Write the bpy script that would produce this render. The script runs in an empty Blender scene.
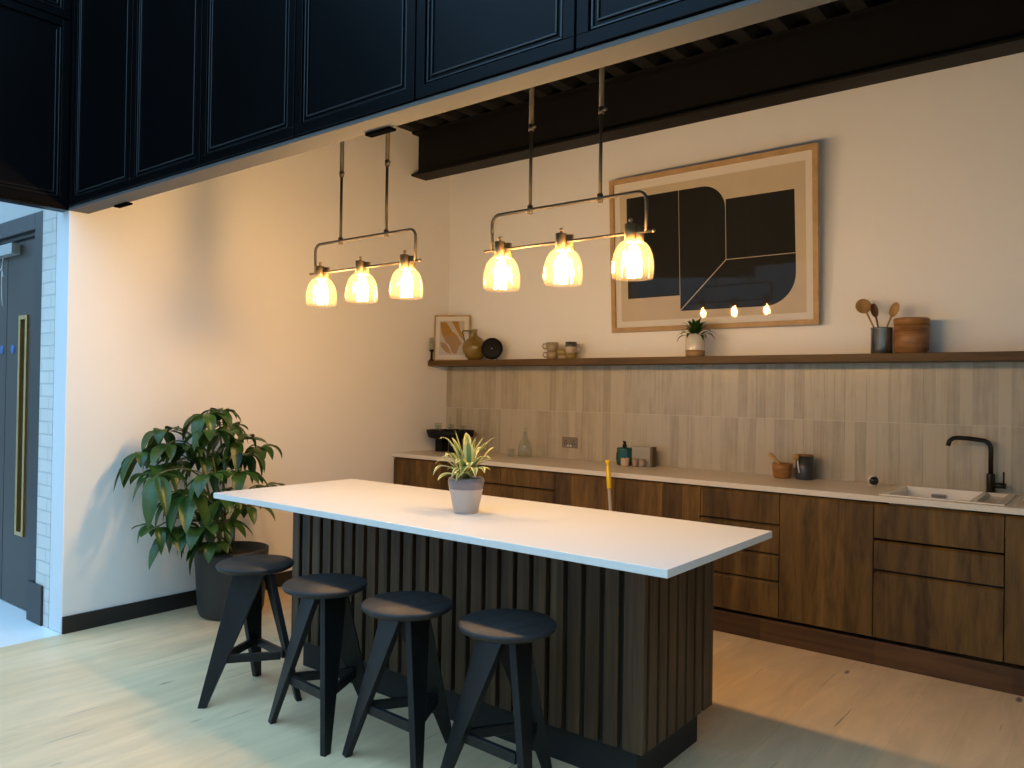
import bpy, bmesh, math, random
from mathutils import Vector, Matrix, Quaternion
PI = math.pi
rnd = random.Random(11)
scene = bpy.context.scene
COL = scene.collection

# ------------------------------------------------------------------ materials
def new_mat(name):
    m = bpy.data.materials.new(name); m.use_nodes = True
    nt = m.node_tree; nt.nodes.clear()
    out = nt.nodes.new('ShaderNodeOutputMaterial')
    b = nt.nodes.new('ShaderNodeBsdfPrincipled')
    nt.links.new(b.outputs[0], out.inputs[0])
    return m, nt, b, out
def N(nt, t, **kw):
    n = nt.nodes.new(t)
    for k, v in kw.items():
        if k in n.inputs: n.inputs[k].default_value = v
        else: setattr(n, k, v)
    return n
def L(nt, a, b): nt.links.new(a, b)
def simple(name, col, rough=.5, metal=0, var=0.0, scale=8, bump=0, bscale=60, stretch=(1,1,1), coat=0, spec=.5):
    m, nt, b, out = new_mat(name)
    b.inputs['Roughness'].default_value = rough
    b.inputs['Metallic'].default_value = metal
    b.inputs['Coat Weight'].default_value = coat
    b.inputs['Specular IOR Level'].default_value = spec
    tc = N(nt, 'ShaderNodeTexCoord'); mp = N(nt, 'ShaderNodeMapping'); mp.inputs['Scale'].default_value = stretch
    L(nt, tc.outputs['Object'], mp.inputs['Vector'])
    ns = N(nt, 'ShaderNodeTexNoise', Scale=scale, Detail=6.0, Roughness=.6)
    L(nt, mp.outputs[0], ns.inputs['Vector'])
    r = N(nt, 'ShaderNodeValToRGB')
    r.color_ramp.elements[0].position = .3; r.color_ramp.elements[1].position = .7
    r.color_ramp.elements[0].color = (*[c * (1 - var) for c in col], 1)
    r.color_ramp.elements[1].color = (*[min(1, c * (1 + var)) for c in col], 1)
    L(nt, ns.outputs['Fac'], r.inputs[0]); L(nt, r.outputs[0], b.inputs['Base Color'])
    if bump:
        n2 = N(nt, 'ShaderNodeTexNoise', Scale=bscale, Detail=4.0)
        L(nt, mp.outputs[0], n2.inputs['Vector'])
        bp = N(nt, 'ShaderNodeBump', Strength=bump, Distance=.01)
        L(nt, n2.outputs['Fac'], bp.inputs['Height']); L(nt, bp.outputs[0], b.inputs['Normal'])
    return m
def wood(name, dark, light, grain=(14, 14, .9), rough=.45, boards=None, bump=.12, world=True, bdark=.7):
    """grain: noise scale per axis, small along the grain; boards=(axis, width) gives board to board variation"""
    m, nt, b, out = new_mat(name)
    b.inputs['Roughness'].default_value = rough; b.inputs['Specular IOR Level'].default_value = .3
    tc = N(nt, 'ShaderNodeTexCoord')
    if world:
        geo = N(nt, 'ShaderNodeNewGeometry'); src = geo.outputs['Position']
    else: src = tc.outputs['Object']
    mp = N(nt, 'ShaderNodeMapping'); mp.inputs['Scale'].default_value = grain
    L(nt, src, mp.inputs['Vector'])
    ns = N(nt, 'ShaderNodeTexNoise', Scale=1.0, Detail=9.0, Roughness=.65, Distortion=.35)
    L(nt, mp.outputs[0], ns.inputs['Vector'])
    r = N(nt, 'ShaderNodeValToRGB')
    r.color_ramp.elements[0].position = .32; r.color_ramp.elements[1].position = .68
    r.color_ramp.elements[0].color = (*dark, 1); r.color_ramp.elements[1].color = (*light, 1)
    L(nt, ns.outputs['Fac'], r.inputs[0])
    colsock = r.outputs[0]
    if boards:
        ax, w = boards
        sx = N(nt, 'ShaderNodeSeparateXYZ'); L(nt, src, sx.inputs[0])
        dv = N(nt, 'ShaderNodeMath', operation='DIVIDE'); L(nt, sx.outputs[ax], dv.inputs[0]); dv.inputs[1].default_value = w
        fl = N(nt, 'ShaderNodeMath', operation='FLOOR'); L(nt, dv.outputs[0], fl.inputs[0])
        wn = N(nt, 'ShaderNodeTexWhiteNoise', noise_dimensions='1D'); L(nt, fl.outputs[0], wn.inputs['W'])
        mr = N(nt, 'ShaderNodeMapRange'); mr.inputs['To Min'].default_value = bdark; mr.inputs['To Max'].default_value = 1.25
        L(nt, wn.outputs['Value'], mr.inputs['Value'])
        mx = N(nt, 'ShaderNodeMix', data_type='RGBA', blend_type='MULTIPLY'); mx.inputs['Factor'].default_value = 1
        L(nt, colsock, mx.inputs['A']); L(nt, mr.outputs[0], mx.inputs['B']); colsock = mx.outputs['Result']
    L(nt, colsock, b.inputs['Base Color'])
    bp = N(nt, 'ShaderNodeBump', Strength=bump, Distance=.004)
    L(nt, ns.outputs['Fac'], bp.inputs['Height']); L(nt, bp.outputs[0], b.inputs['Normal'])
    return m

M = {}
M['wall'] = simple('warm_white_paint', (.90, .865, .81), .55, var=.012, scale=1.2, bump=.05, bscale=220)
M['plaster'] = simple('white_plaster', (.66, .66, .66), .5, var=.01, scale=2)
M['lobby_wall'] = simple('lobby_paint', (.5, .49, .46), .6, var=.02, scale=2)
M['lobby_floor'] = simple('pale_stone', (.74, .72, .7), .3, var=.04, scale=5)
M['top'] = simple('white_quartz', (.71, .685, .64), .3, var=.012, scale=60)
M['counter'] = simple('pale_counter', (.68, .60, .48), .35, var=.02, scale=60)
M['ceramic'] = simple('cream_ceramic', (.84, .76, .62), .18, var=.01, scale=4)
M['black_panel'] = simple('black_lacquer', (.0012, .0013, .0016), .34, var=.2, scale=2.2, bump=.03, bscale=3, spec=.13)
M['black_bead'] = simple('black_gloss_bead', (.0015, .002, .003), .3, var=.1, spec=.6)
M['matt_black'] = simple('matt_black_paint', (.004, .004, .004), 1.0, spec=0)
M['deck'] = simple('black_deck_paint', (.005, .005, .0045), .7, var=.15)
M['beam'] = simple('black_steel_paint', (.006, .0055, .005), .6, spec=.2, var=.12)
M['soffit'] = simple('taupe_metal', (.085, .08, .075), .75, var=.05, scale=3)
M['base'] = simple('black_skirting', (.014, .013, .012), .45, var=.1)
M['dark_gap'] = simple('shadow_gap', (.012, .009, .007), .7, var=.1)
M['cab'] = wood('stained_walnut', (.050, .023, .005), (.190, .100, .020), grain=(16, 16, 2.2), rough=.5, boards=(0, .137), bdark=.55)
M['plinthw'] = wood('stained_walnut_plinth', (.045, .021, .008), (.11, .052, .018), grain=(1.2, 20, 20), rough=.45, boards=(0, .62), bdark=.6)
M['shelf'] = wood('walnut_shelf', (.055, .028, .006), (.125, .066, .016), grain=(1.2, 25, 25), rough=.5)
M['slat'] = wood('smoked_oak_slat', (.034, .017, .007), (.100, .056, .025), grain=(30, 30, 1.2), rough=.5, boards=(0, .0803), bdark=.72)
M['slat_back'] = simple('black_slat_backing', (.008, .007, .006), .7)
M['stool'] = wood('black_stained_ash', (.0035, .0042, .0042), (.0095, .011, .011), grain=(26, 26, 2.5), rough=.42, world=False, bump=.25)
M['stool_seat'] = wood('black_stained_seat', (.010, .010, .010), (.028, .027, .026), grain=(3, 30, 30), rough=.5, world=False, bump=.25)
M['door'] = simple('charcoal_door', (.046, .033, .024), .42, var=.06, scale=3)
M['doorframe'] = simple('charcoal_frame', (.022, .018, .015), .4, var=.06)
M['brass'] = simple('polished_brass', (.62, .42, .17), .28, 1.0, var=.08)
M['bronze'] = simple('aged_bronze', (.13, .10, .065), .55, .7, var=.15, scale=30)
M['socket'] = simple('antique_brass_socket', (.32, .22, .115), .5, .7, var=.12, scale=30)
M['steel'] = simple('brushed_steel', (.42, .40, .37), .3, 1.0, var=.08)
M['grey_metal'] = simple('grey_closer', (.42, .43, .42), .35, .2, var=.05)
M['cable'] = simple('white_cable', (.6, .6, .58), .5)
M['blue_sign'] = simple('blue_sign', (.03, .12, .36), .4, var=.03)
M['black_tap'] = simple('matt_black_tap', (.010, .010, .009), .35, .3, var=.1)
M['oakframe'] = wood('oak_frame', (.40, .24, .10), (.55, .36, .17), grain=(8, 8, 8), rough=.45)
M['mat_board'] = simple('cream_mat', (.84, .76, .66), .8, var=.01)
M['print_tan'] = simple('tan_print', (.66, .53, .36), .8, var=.05, scale=5)
M['print_black'] = simple('black_print', (.005, .0045, .0035), .8, var=.25, scale=3)
M['print_orange'] = simple('ochre_print', (.44, .235, .045), .8, var=.08)
M['print_sand'] = simple('sand_print', (.62, .52, .38), .8, var=.05)
M['leaf'] = None
M['soil'] = simple('dark_soil', (.02, .014, .009), .95, var=.3, scale=60, bump=.6, bscale=90)
M['planter'] = simple('charcoal_planter', (.028, .026, .024), .6, var=.15, scale=20, bump=.1)
M['stem'] = simple('green_brown_stem', (.10, .11, .035), .6, var=.25, scale=20)
M['white_pot'] = simple('white_glaze', (.62, .58, .50), .12, var=.02)
M['tan_pot'] = simple('raw_tan_clay', (.33, .20, .09), .7, var=.1)
M['lilac'] = simple('frosted_lilac_pot', (.44, .37, .32), .4, var=.03, scale=8, coat=.2)
M['lilac_band'] = simple('smoky_rim_glaze', (.20, .17, .175), .15, var=.05, scale=8)
M['olive'] = simple('olive_glaze', (.20, .13, .028), .25, var=.15, scale=14)
M['black_plate'] = simple('black_stoneware', (.004, .004, .004), .6, spec=.2, var=.2)
M['mug_beige'] = simple('beige_stoneware', (.34, .26, .15), .35, var=.15, scale=40)
M['mug_olive'] = simple('mustard_stoneware', (.30, .22, .06), .35, var=.12, scale=40)
M['mug_dark'] = simple('dark_speckled_glaze', (.05, .055, .045), .25, var=.5, scale=90)
M['mug_pale'] = simple('pale_speckled_glaze', (.46, .36, .25), .35, var=.12, scale=50)
M['pewter'] = simple('dark_pewter', (.22, .23, .24), .25, .85, var=.2, scale=9, stretch=(6, 6, .6))
M['spoonwood'] = wood('light_spoon_wood', (.36, .19, .065), (.50, .29, .11), grain=(30, 30, 6), rough=.5)
M['spoondark'] = wood('dark_spoon_wood', (.13, .055, .018), (.22, .10, .035), grain=(30, 30, 6), rough=.5)
M['acacia'] = wood('banded_acacia', (.17, .075, .026), (.42, .21, .085), grain=(5, 5, 34), rough=.35)
M['mortarw'] = wood('olive_wood', (.22, .095, .028), (.42, .20, .065), grain=(10, 10, 30), rough=.4)
M['slate'] = simple('slate_glaze', (.035, .04, .042), .4, var=.1)
M['teal_glass'] = simple('teal_glaze', (.008, .075, .060), .12, var=.15)
M['taupe'] = simple('taupe_ceramic', (.30, .23, .17), .4, var=.06)
M['pink_cup'] = simple('blush_ceramic', (.52, .38, .27), .4, var=.04)
M['card'] = simple('grey_card', (.36, .33, .26), .5, var=.04)
M['yellow'] = simple('yellow_plastic', (.85, .56, .015), .35, var=.03)
M['aluminium'] = simple('grey_aluminium_tube', (.50, .44, .36), .4, .3, var=.05)
M['mophead'] = simple('grey_mop_strands', (.35, .34, .32), .9, var=.2, scale=40, bump=.8)
M['white_plastic'] = simple('white_plastic', (.6, .6, .57), .3)
M['black_plastic'] = simple('black_plastic', (.008, .008, .008), .25)

def leaf_mat(name, c0, c1, rough=.28, trans=.18):
    m, nt, b, out = new_mat(name)
    b.inputs['Roughness'].default_value = rough
    tc = N(nt, 'ShaderNodeTexCoord'); ns = N(nt, 'ShaderNodeTexNoise', Scale=9.0, Detail=4.0)
    L(nt, tc.outputs['Object'], ns.inputs['Vector'])
    r = N(nt, 'ShaderNodeValToRGB')
    r.color_ramp.elements[0].position = .32; r.color_ramp.elements[1].position = .68
    r.color_ramp.elements[0].color = (*c0, 1); r.color_ramp.elements[1].color = (*c1, 1)
    L(nt, ns.outputs['Fac'], r.inputs[0]); L(nt, r.outputs[0], b.inputs['Base Color'])
    t = N(nt, 'ShaderNodeBsdfTranslucent'); L(nt, r.outputs[0], t.inputs['Color'])
    mx = N(nt, 'ShaderNodeMixShader'); mx.inputs[0].default_value = trans
    L(nt, b.outputs[0], mx.inputs[1]); L(nt, t.outputs[0], mx.inputs[2]); L(nt, mx.outputs[0], out.inputs[0])
    return m
M['leaf'] = leaf_mat('glossy_green_leaf', (.020, .055, .010), (.055, .125, .024), .33)
M['leaf_small'] = leaf_mat('deep_green_leaf', (.014, .045, .008), (.035, .10, .018))
M['leaf_cream'] = leaf_mat('cream_leaf_margin', (.62, .52, .16), (.74, .66, .30), .35)
M['leaf_green'] = leaf_mat('green_leaf_centre', (.10, .20, .06), (.20, .30, .10), .35)

def clear_mat(name, tint=(1, 1, 1), refl=1.0, base=0.0, body=None, bodyw=0.0, rough=.02):
    """thin glass: transparent + fresnel gloss (+ a little translucent body)"""
    m, nt, b, out = new_mat(name); nt.nodes.remove(b)
    tr = N(nt, 'ShaderNodeBsdfTransparent'); tr.inputs[0].default_value = (*tint, 1)
    gl = N(nt, 'ShaderNodeBsdfGlossy'); gl.inputs['Roughness'].default_value = rough
    fr = N(nt, 'ShaderNodeFresnel', IOR=1.5)
    ml = N(nt, 'ShaderNodeMath', operation='MULTIPLY_ADD'); ml.inputs[1].default_value = refl; ml.inputs[2].default_value = base
    L(nt, fr.outputs[0], ml.inputs[0])
    gg = N(nt, 'ShaderNodeNewGeometry'); iv = N(nt, 'ShaderNodeMath', operation='SUBTRACT'); iv.inputs[0].default_value = 1
    L(nt, gg.outputs['Backfacing'], iv.inputs[1]); mb = N(nt, 'ShaderNodeMath', operation='MULTIPLY')
    L(nt, ml.outputs[0], mb.inputs[0]); L(nt, iv.outputs[0], mb.inputs[1])
    sh = tr.outputs[0]
    if bodyw:
        tl = N(nt, 'ShaderNodeBsdfTranslucent'); tl.inputs[0].default_value = (*body, 1)
        df = N(nt, 'ShaderNodeBsdfDiffuse'); df.inputs[0].default_value = (*body, 1)
        ad = N(nt, 'ShaderNodeMixShader'); ad.inputs[0].default_value = .5
        L(nt, tl.outputs[0], ad.inputs[1]); L(nt, df.outputs[0], ad.inputs[2])
        m1 = N(nt, 'ShaderNodeMixShader'); m1.inputs[0].default_value = bodyw
        L(nt, tr.outputs[0], m1.inputs[1]); L(nt, ad.outputs[0], m1.inputs[2]); sh = m1.outputs[0]
    mx = N(nt, 'ShaderNodeMixShader')
    L(nt, mb.outputs[0], mx.inputs[0]); L(nt, sh, mx.inputs[1]); L(nt, gl.outputs[0], mx.inputs[2])
    L(nt, mx.outputs[0], out.inputs[0])
    return m
M['glass'] = clear_mat('clear_glass', (.93, .95, .93), 1.2, .03)
M['glazing'] = clear_mat('picture_glazing', (.97, .97, .96), .55, .0, rough=.012)
M['shade'] = clear_mat('amber_tinted_glass', (.93, .90, .84), 1.1, .04, (1.0, .88, .66), .02, .06)
def emis(name, col, s):
    m, nt, b, out = new_mat(name); nt.nodes.remove(b)
    e = N(nt, 'ShaderNodeEmission', Strength=s); e.inputs[0].default_value = (*col, 1)
    L(nt, e.outputs[0], out.inputs[0]); return m
M['bulb'] = emis('warm_bulb', (1.0, .60, .25), 385.0)

# oak floor: planks along y, grain, knots and splits
def floor_mat():
    m, nt, b, out = new_mat('oak_floor_planks')
    geo = N(nt, 'ShaderNodeNewGeometry')
    sp = N(nt, 'ShaderNodeSeparateXYZ'); L(nt, geo.outputs['Position'], sp.inputs[0])
    cb = N(nt, 'ShaderNodeCombineXYZ'); L(nt, sp.outputs[1], cb.inputs[0]); L(nt, sp.outputs[0], cb.inputs[1])
    br = N(nt, 'ShaderNodeTexBrick', Scale=1.0); br.offset = .37; br.offset_frequency = 2
    br.inputs['Brick Width'].default_value = 2.1; br.inputs['Row Height'].default_value = .20
    br.inputs['Mortar Size'].default_value = .0012; br.inputs['Mortar Smooth'].default_value = .3
    br.inputs['Color1'].default_value = (.69, .49, .275, 1); br.inputs['Color2'].default_value = (.75, .545, .32, 1)
    br.inputs['Mortar'].default_value = (.60, .45, .26, 1)
    L(nt, cb.outputs[0], br.inputs['Vector'])
    mp = N(nt, 'ShaderNodeMapping'); mp.inputs['Scale'].default_value = (.9, 5.0, 1)
    L(nt, cb.outputs[0], mp.inputs['Vector'])
    g = N(nt, 'ShaderNodeTexNoise', Scale=2.2, Detail=10.0, Roughness=.62, Distortion=.6); L(nt, mp.outputs[0], g.inputs['Vector'])
    gr = N(nt, 'ShaderNodeMapRange'); gr.inputs['From Min'].default_value = .3; gr.inputs['From Max'].default_value = .7
    gr.inputs['To Min'].default_value = .86; gr.inputs['To Max'].default_value = 1.1
    L(nt, g.outputs['Fac'], gr.inputs['Value'])
    mx = N(nt, 'ShaderNodeMix', data_type='RGBA', blend_type='MULTIPLY'); mx.inputs['Factor'].default_value = 1
    L(nt, br.outputs['Color'], mx.inputs['A']); L(nt, gr.outputs[0], mx.inputs['B'])
    # knots
    mk = N(nt, 'ShaderNodeMapping'); mk.inputs['Scale'].default_value = (2.0, 6.4, 1); mk.inputs['Location'].default_value = (.4, .3, 0)
    L(nt, cb.outputs[0], mk.inputs['Vector'])
    nd = N(nt, 'ShaderNodeTexNoise', Scale=3.0, Detail=3.0); L(nt, cb.outputs[0], nd.inputs['Vector'])
    ad = N(nt, 'ShaderNodeVectorMath', operation='MULTIPLY_ADD'); ad.inputs[1].default_value = (.25, .25, 0)
    L(nt, nd.outputs['Color'], ad.inputs[0]); L(nt, mk.outputs[0], ad.inputs[2])
    vo = N(nt, 'ShaderNodeTexVoronoi', Scale=1.0); L(nt, ad.outputs[0], vo.inputs['Vector'])
    kr = N(nt, 'ShaderNodeMapRange'); kr.inputs['From Min'].default_value = .055; kr.inputs['From Max'].default_value = .11
    kr.inputs['To Min'].default_value = 0.0; kr.inputs['To Max'].default_value = 1
    L(nt, vo.outputs['Distance'], kr.inputs['Value'])
    kc = N(nt, 'ShaderNodeMix', data_type='RGBA'); kc.inputs['A'].default_value = (.16, .12, .085, 1)
    L(nt, kr.outputs[0], kc.inputs['Factor']); L(nt, mx.outputs['Result'], kc.inputs['B'])
    # long splits
    ms = N(nt, 'ShaderNodeMapping'); ms.inputs['Scale'].default_value = (.9, 30, 1); L(nt, cb.outputs[0], ms.inputs['Vector'])
    sn = N(nt, 'ShaderNodeTexNoise', Scale=1.3, Detail=2.0); L(nt, ms.outputs[0], sn.inputs['Vector'])
    sr = N(nt, 'ShaderNodeMapRange'); sr.inputs['From Min'].default_value = .70; sr.inputs['From Max'].default_value = .74
    L(nt, sn.outputs['Fac'], sr.inputs['Value'])
    sc = N(nt, 'ShaderNodeMix', data_type='RGBA'); sc.inputs['B'].default_value = (.26, .20, .14, 1)
    L(nt, sr.outputs[0], sc.inputs['Factor']); L(nt, kc.outputs['Result'], sc.inputs['A'])
    L(nt, sc.outputs['Result'], b.inputs['Base Color'])
    b.inputs['Roughness'].default_value = .42
    bp = N(nt, 'ShaderNodeBump', Strength=.08, Distance=.003); L(nt, g.outputs['Fac'], bp.inputs['Height']); L(nt, bp.outputs[0], b.inputs['Normal'])
    return m
M['floor'] = floor_mat()

TW = .0627
def tile_mat():
    m, nt, b, out = new_mat('handmade_glazed_tile')
    geo = N(nt, 'ShaderNodeNewGeometry'); sp = N(nt, 'ShaderNodeSeparateXYZ'); L(nt, geo.outputs['Position'], sp.inputs[0])
    dx = N(nt, 'ShaderNodeMath', operation='DIVIDE'); dx.inputs[1].default_value = TW; L(nt, sp.outputs[0], dx.inputs[0])
    fx = N(nt, 'ShaderNodeMath', operation='FLOOR'); L(nt, dx.outputs[0], fx.inputs[0])
    gz = N(nt, 'ShaderNodeMath', operation='GREATER_THAN'); gz.inputs[1].default_value = 1.2703; L(nt, sp.outputs[2], gz.inputs[0])
    cb = N(nt, 'ShaderNodeCombineXYZ'); L(nt, fx.outputs[0], cb.inputs[0]); L(nt, gz.outputs[0], cb.inputs[1])
    wn = N(nt, 'ShaderNodeTexWhiteNoise', noise_dimensions='2D'); L(nt, cb.outputs[0], wn.inputs['Vector'])
    mp = N(nt, 'ShaderNodeMapping'); mp.inputs['Scale'].default_value = (46, 1, 2.2); L(nt, geo.outputs['Position'], mp.inputs['Vector'])
    ns = N(nt, 'ShaderNodeTexNoise', Scale=1.0, Detail=5.0, Roughness=.6); L(nt, mp.outputs[0], ns.inputs['Vector'])
    mp2 = N(nt, 'ShaderNodeMapping'); mp2.inputs['Scale'].default_value = (12, 1, 9); L(nt, geo.outputs['Position'], mp2.inputs['Vector'])
    n2 = N(nt, 'ShaderNodeTexNoise', Scale=1.0, Detail=4.0); L(nt, mp2.outputs[0], n2.inputs['Vector'])
    s = N(nt, 'ShaderNodeMath', operation='MULTIPLY_ADD'); s.inputs[1].default_value = .45
    L(nt, wn.outputs['Value'], s.inputs[0]); L(nt, ns.outputs['Fac'], s.inputs[2])
    s2 = N(nt, 'ShaderNodeMath', operation='MULTIPLY_ADD'); s2.inputs[1].default_value = .35
    L(nt, n2.outputs['Fac'], s2.inputs[0]); L(nt, s.outputs[0], s2.inputs[2])
    r = N(nt, 'ShaderNodeValToRGB'); r.color_ramp.elements[0].position = .5; r.color_ramp.elements[1].position = 1.25
    r.color_ramp.elements[0].position = .55; r.color_ramp.elements[1].position = 1.0
    r.color_ramp.elements[0].color = (.34, .285, .195, 1); r.color_ramp.elements[1].color = (.49, .42, .30, 1)
    L(nt, s2.outputs[0], r.inputs[0]); L(nt, r.outputs[0], b.inputs['Base Color'])
    b.inputs['Roughness'].default_value = .24
    bp = N(nt, 'ShaderNodeBump', Strength=.25, Distance=.004); L(nt, n2.outputs['Fac'], bp.inputs['Height']); L(nt, bp.outputs[0], b.inputs['Normal'])
    return m
M['tile'] = tile_mat()
M['grout'] = simple('pale_grout', (.56, .49, .39), .8)

def brick_mat():
    m, nt, b, out = new_mat('white_painted_brick')
    geo = N(nt, 'ShaderNodeNewGeometry'); sp = N(nt, 'ShaderNodeSeparateXYZ'); L(nt, geo.outputs['Position'], sp.inputs[0])
    cb = N(nt, 'ShaderNodeCombineXYZ'); L(nt, sp.outputs[0], cb.inputs[0]); L(nt, sp.outputs[2], cb.inputs[1])
    br = N(nt, 'ShaderNodeTexBrick', Scale=1.0)
    br.inputs['Brick Width'].default_value = .225; br.inputs['Row Height'].default_value = .075
    br.inputs['Mortar Size'].default_value = .006; br.inputs['Mortar Smooth'].default_value = .4
    br.inputs['Color1'].default_value = (.62, .59, .54, 1); br.inputs['Color2'].default_value = (.65, .62, .57, 1); br.inputs['Mortar'].default_value = (.53, .51, .48, 1)
    L(nt, cb.outputs[0], br.inputs['Vector']); L(nt, br.outputs['Color'], b.inputs['Base Color'])
    b.inputs['Roughness'].default_value = .6
    bp = N(nt, 'ShaderNodeBump', Strength=.6, Distance=.01); bp.invert = True
    L(nt, br.outputs['Fac'], bp.inputs['Height']); L(nt, bp.outputs[0], b.inputs['Normal'])
    return m
M['brick'] = brick_mat()

# ------------------------------------------------------------------ mesh builder
class MB:
    def __init__(s): s.bm = bmesh.new(); s.mi = 0
    def face(s, vs):
        try:
            f = s.bm.faces.new(vs); f.material_index = s.mi; return f
        except ValueError: return None
    def v(s, p): return s.bm.verts.new(p)
    def hexa(s, c):
        v = [s.v(p) for p in c]
        for q in ((0,3,2,1),(4,5,6,7),(0,1,5,4),(1,2,6,5),(2,3,7,6),(3,0,4,7)): s.face([v[i] for i in q])
    def box(s, x0, x1, y0, y1, z0, z1):
        s.hexa([(x0,y0,z0),(x1,y0,z0),(x1,y1,z0),(x0,y1,z0),(x0,y0,z1),(x1,y0,z1),(x1,y1,z1),(x0,y1,z1)])
    def tube(s, pts, r, n=10, caps=True):
        pts = [Vector(p) for p in pts]; k = len(pts)
        rs = r if isinstance(r, (list, tuple)) else [r] * k
        rings = []; ref = None
        for i, p in enumerate(pts):
            d = (pts[min(i+1, k-1)] - pts[max(i-1, 0)]).normalized()
            if ref is None:
                ref = Vector((0,0,1)) if abs(d.z) < .9 else Vector((1,0,0))
            a = d.cross(ref).normalized(); b = a.cross(d).normalized(); ref = b
            rings.append([s.v(p + (a*math.cos(2*PI*j/n) + b*math.sin(2*PI*j/n)) * rs[i]) for j in range(n)])
        for i in range(k-1):
            for j in range(n):
                f = s.face([rings[i][j], rings[i][(j+1)%n], rings[i+1][(j+1)%n], rings[i+1][j]])
                if f: f.smooth = True
        if caps: s.face(rings[0][::-1]); s.face(rings[-1])
    def lathe(s, prof, c=(0,0,0), n=32, axis='z', wob=None, caps=(False, False)):
        c = Vector(c); rings = []
        for (r, z) in prof:
            ring = []
            for j in range(n):
                a = 2*PI*j/n; rr = r * (wob(a, z) if wob else 1)
                p = Vector((rr*math.cos(a), rr*math.sin(a), z))
                if axis == 'y': p = Vector((p.x, -z, p.y))
                if axis == 'x': p = Vector((z, p.x, p.y))
                ring.append(s.v(c + p))
            rings.append(ring)
        for i in range(len(rings)-1):
            for j in range(n):
                f = s.face([rings[i][j], rings[i][(j+1)%n], rings[i+1][(j+1)%n], rings[i+1][j]])
                if f: f.smooth = True
        if caps[0]: s.face(rings[0][::-1])
        if caps[1]: s.face(rings[-1])
    def prism(s, poly, f0, f1):
        """poly: list of 2d; f0,f1 map (u,v)->xyz for the two faces"""
        a = [s.v(f0(*p)) for p in poly]; b = [s.v(f1(*p)) for p in poly]; n = len(poly)
        s.face(a[::-1]); s.face(b)
        for i in range(n): s.face([a[i], a[(i+1)%n], b[(i+1)%n], b[i]])
    def sphere(s, c, r, n=16, m=10, sq=(1,1,1)):
        c = Vector(c)
        prof = [(max(1e-4, math.sin(PI*i/m)), -math.cos(PI*i/m)) for i in range(m+1)]
        rings = [[s.v(c + Vector((q*math.cos(2*PI*j/n)*r*sq[0], q*math.sin(2*PI*j/n)*r*sq[1], z*r*sq[2]))) for j in range(n)] for q, z in prof]
        for i in range(m):
            for j in range(n):
                f = s.face([rings[i][j], rings[i][(j+1)%n], rings[i+1][(j+1)%n], rings[i+1][j]])
                if f: f.smooth = True
        s.face(rings[0][::-1]); s.face(rings[-1])
    def build(s, name, mats, parent=None, loc=None, bevel=0, rot=None, recalc=True, seg=2):
        if recalc: bmesh.ops.recalc_face_normals(s.bm, faces=s.bm.faces)
        me = bpy.data.meshes.new(name); s.bm.to_mesh(me); s.bm.free()
        for m in (mats if isinstance(mats, (list, tuple)) else [mats]): me.materials.append(m)
        o = bpy.data.objects.new(name, me); COL.objects.link(o)
        if parent: o.parent = parent
        if loc: o.location = loc
        if rot: o.rotation_euler = rot
        if bevel:
            md = o.modifiers.new('bevel', 'BEVEL'); md.width = bevel; md.segments = seg; md.limit_method = 'ANGLE'; md.angle_limit = .7
        return o
def tag(o, label, cat, group=None):
    o['label'] = label; o['category'] = cat
    if group: o['group'] = group
    return o
def thing(name, label, cat, loc=(0,0,0), rot=0, group=None):
    o = bpy.data.objects.new(name, None); COL.objects.link(o); o.empty_display_size = .05
    o.location = loc; o.rotation_euler = (0, 0, rot)
    return tag(o, label, cat, group)
def struct(o): o['kind'] = 'structure'; return o
def box(name, m, x0, x1, y0, y1, z0, z1, parent=None, bevel=0):
    b = MB(); b.box(x0, x1, y0, y1, z0, z1); return b.build(name, m, parent, bevel=bevel)
def copy_tree(o, parent=None):
    c = o.copy(); COL.objects.link(c); c.parent = parent
    for ch in [q for q in bpy.data.objects if q.parent == o]: copy_tree(ch, c)
    return c

# ------------------------------------------------------------------ room shell
YL = -3.19                       # where the left wall ends and the bulkhead hangs
struct(box('floor', M['floor'], 0, 6.4, -9.5, .12, -.06, 0))
struct(box('floor_lobby', M['lobby_floor'], -4.5, 0, -9.5, YL + .3, -.06, 0))
struct(box('wall_back', M['wall'], 0, 9.5, 0, .12, 0, 4.0))
# left wall (its end towards the lobby is a smooth plaster face)
b = MB(); b.box(-.17, 0, YL, .12, 0, 4.0); w = struct(b.build('wall_left', [M['wall'], M['plaster']], bevel=.008))
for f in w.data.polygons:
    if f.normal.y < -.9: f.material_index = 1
struct(box('baseboard_left', M['base'], .0005, .014, YL + .004, -.0005, 0, .098, bevel=.002))
# wall with the doors, seen left of the wall end
box_w = MB()
box_w.box(-.36, -.17, YL, YL + .3, 0, 2.47)
struct(box_w.build('wall_brick', M['brick']))
box_w = MB(); box_w.box(-4.5, -.17, YL, YL + .3, 2.47, 4.8)
struct(box_w.build('wall_lobby', M['lobby_wall']))
box_w = MB(); box_w.box(-4.5, -2.32, YL, YL + .3, 0, 2.47)
struct(box_w.build('wall_lobby_side', M['lobby_wall']))
M['atrium'] = simple('pale_bounce_paint', (.74, .73, .71), .7, var=.02, scale=2)  # pale so the added unseen walls bounce daylight into the kitchen
struct(box('wall_right_unseen', M['atrium'], 6.4, 6.55, -9.5, 0, 0, 5.6))  # out of view, added to keep daylight out on the right
struct(box('wall_rear_unseen', M['atrium'], -4.5, 6.4, -9.6, -9.5, 0, 4.6))  # unseen behind the camera, added to block the low sky light
struct(box('wall_lobby_far_unseen', M['atrium'], -4.6, -4.5, -9.5, YL, 0, 3.4))  # unseen, added to stop low blue light and its reflection in the artwork glazing
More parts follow.
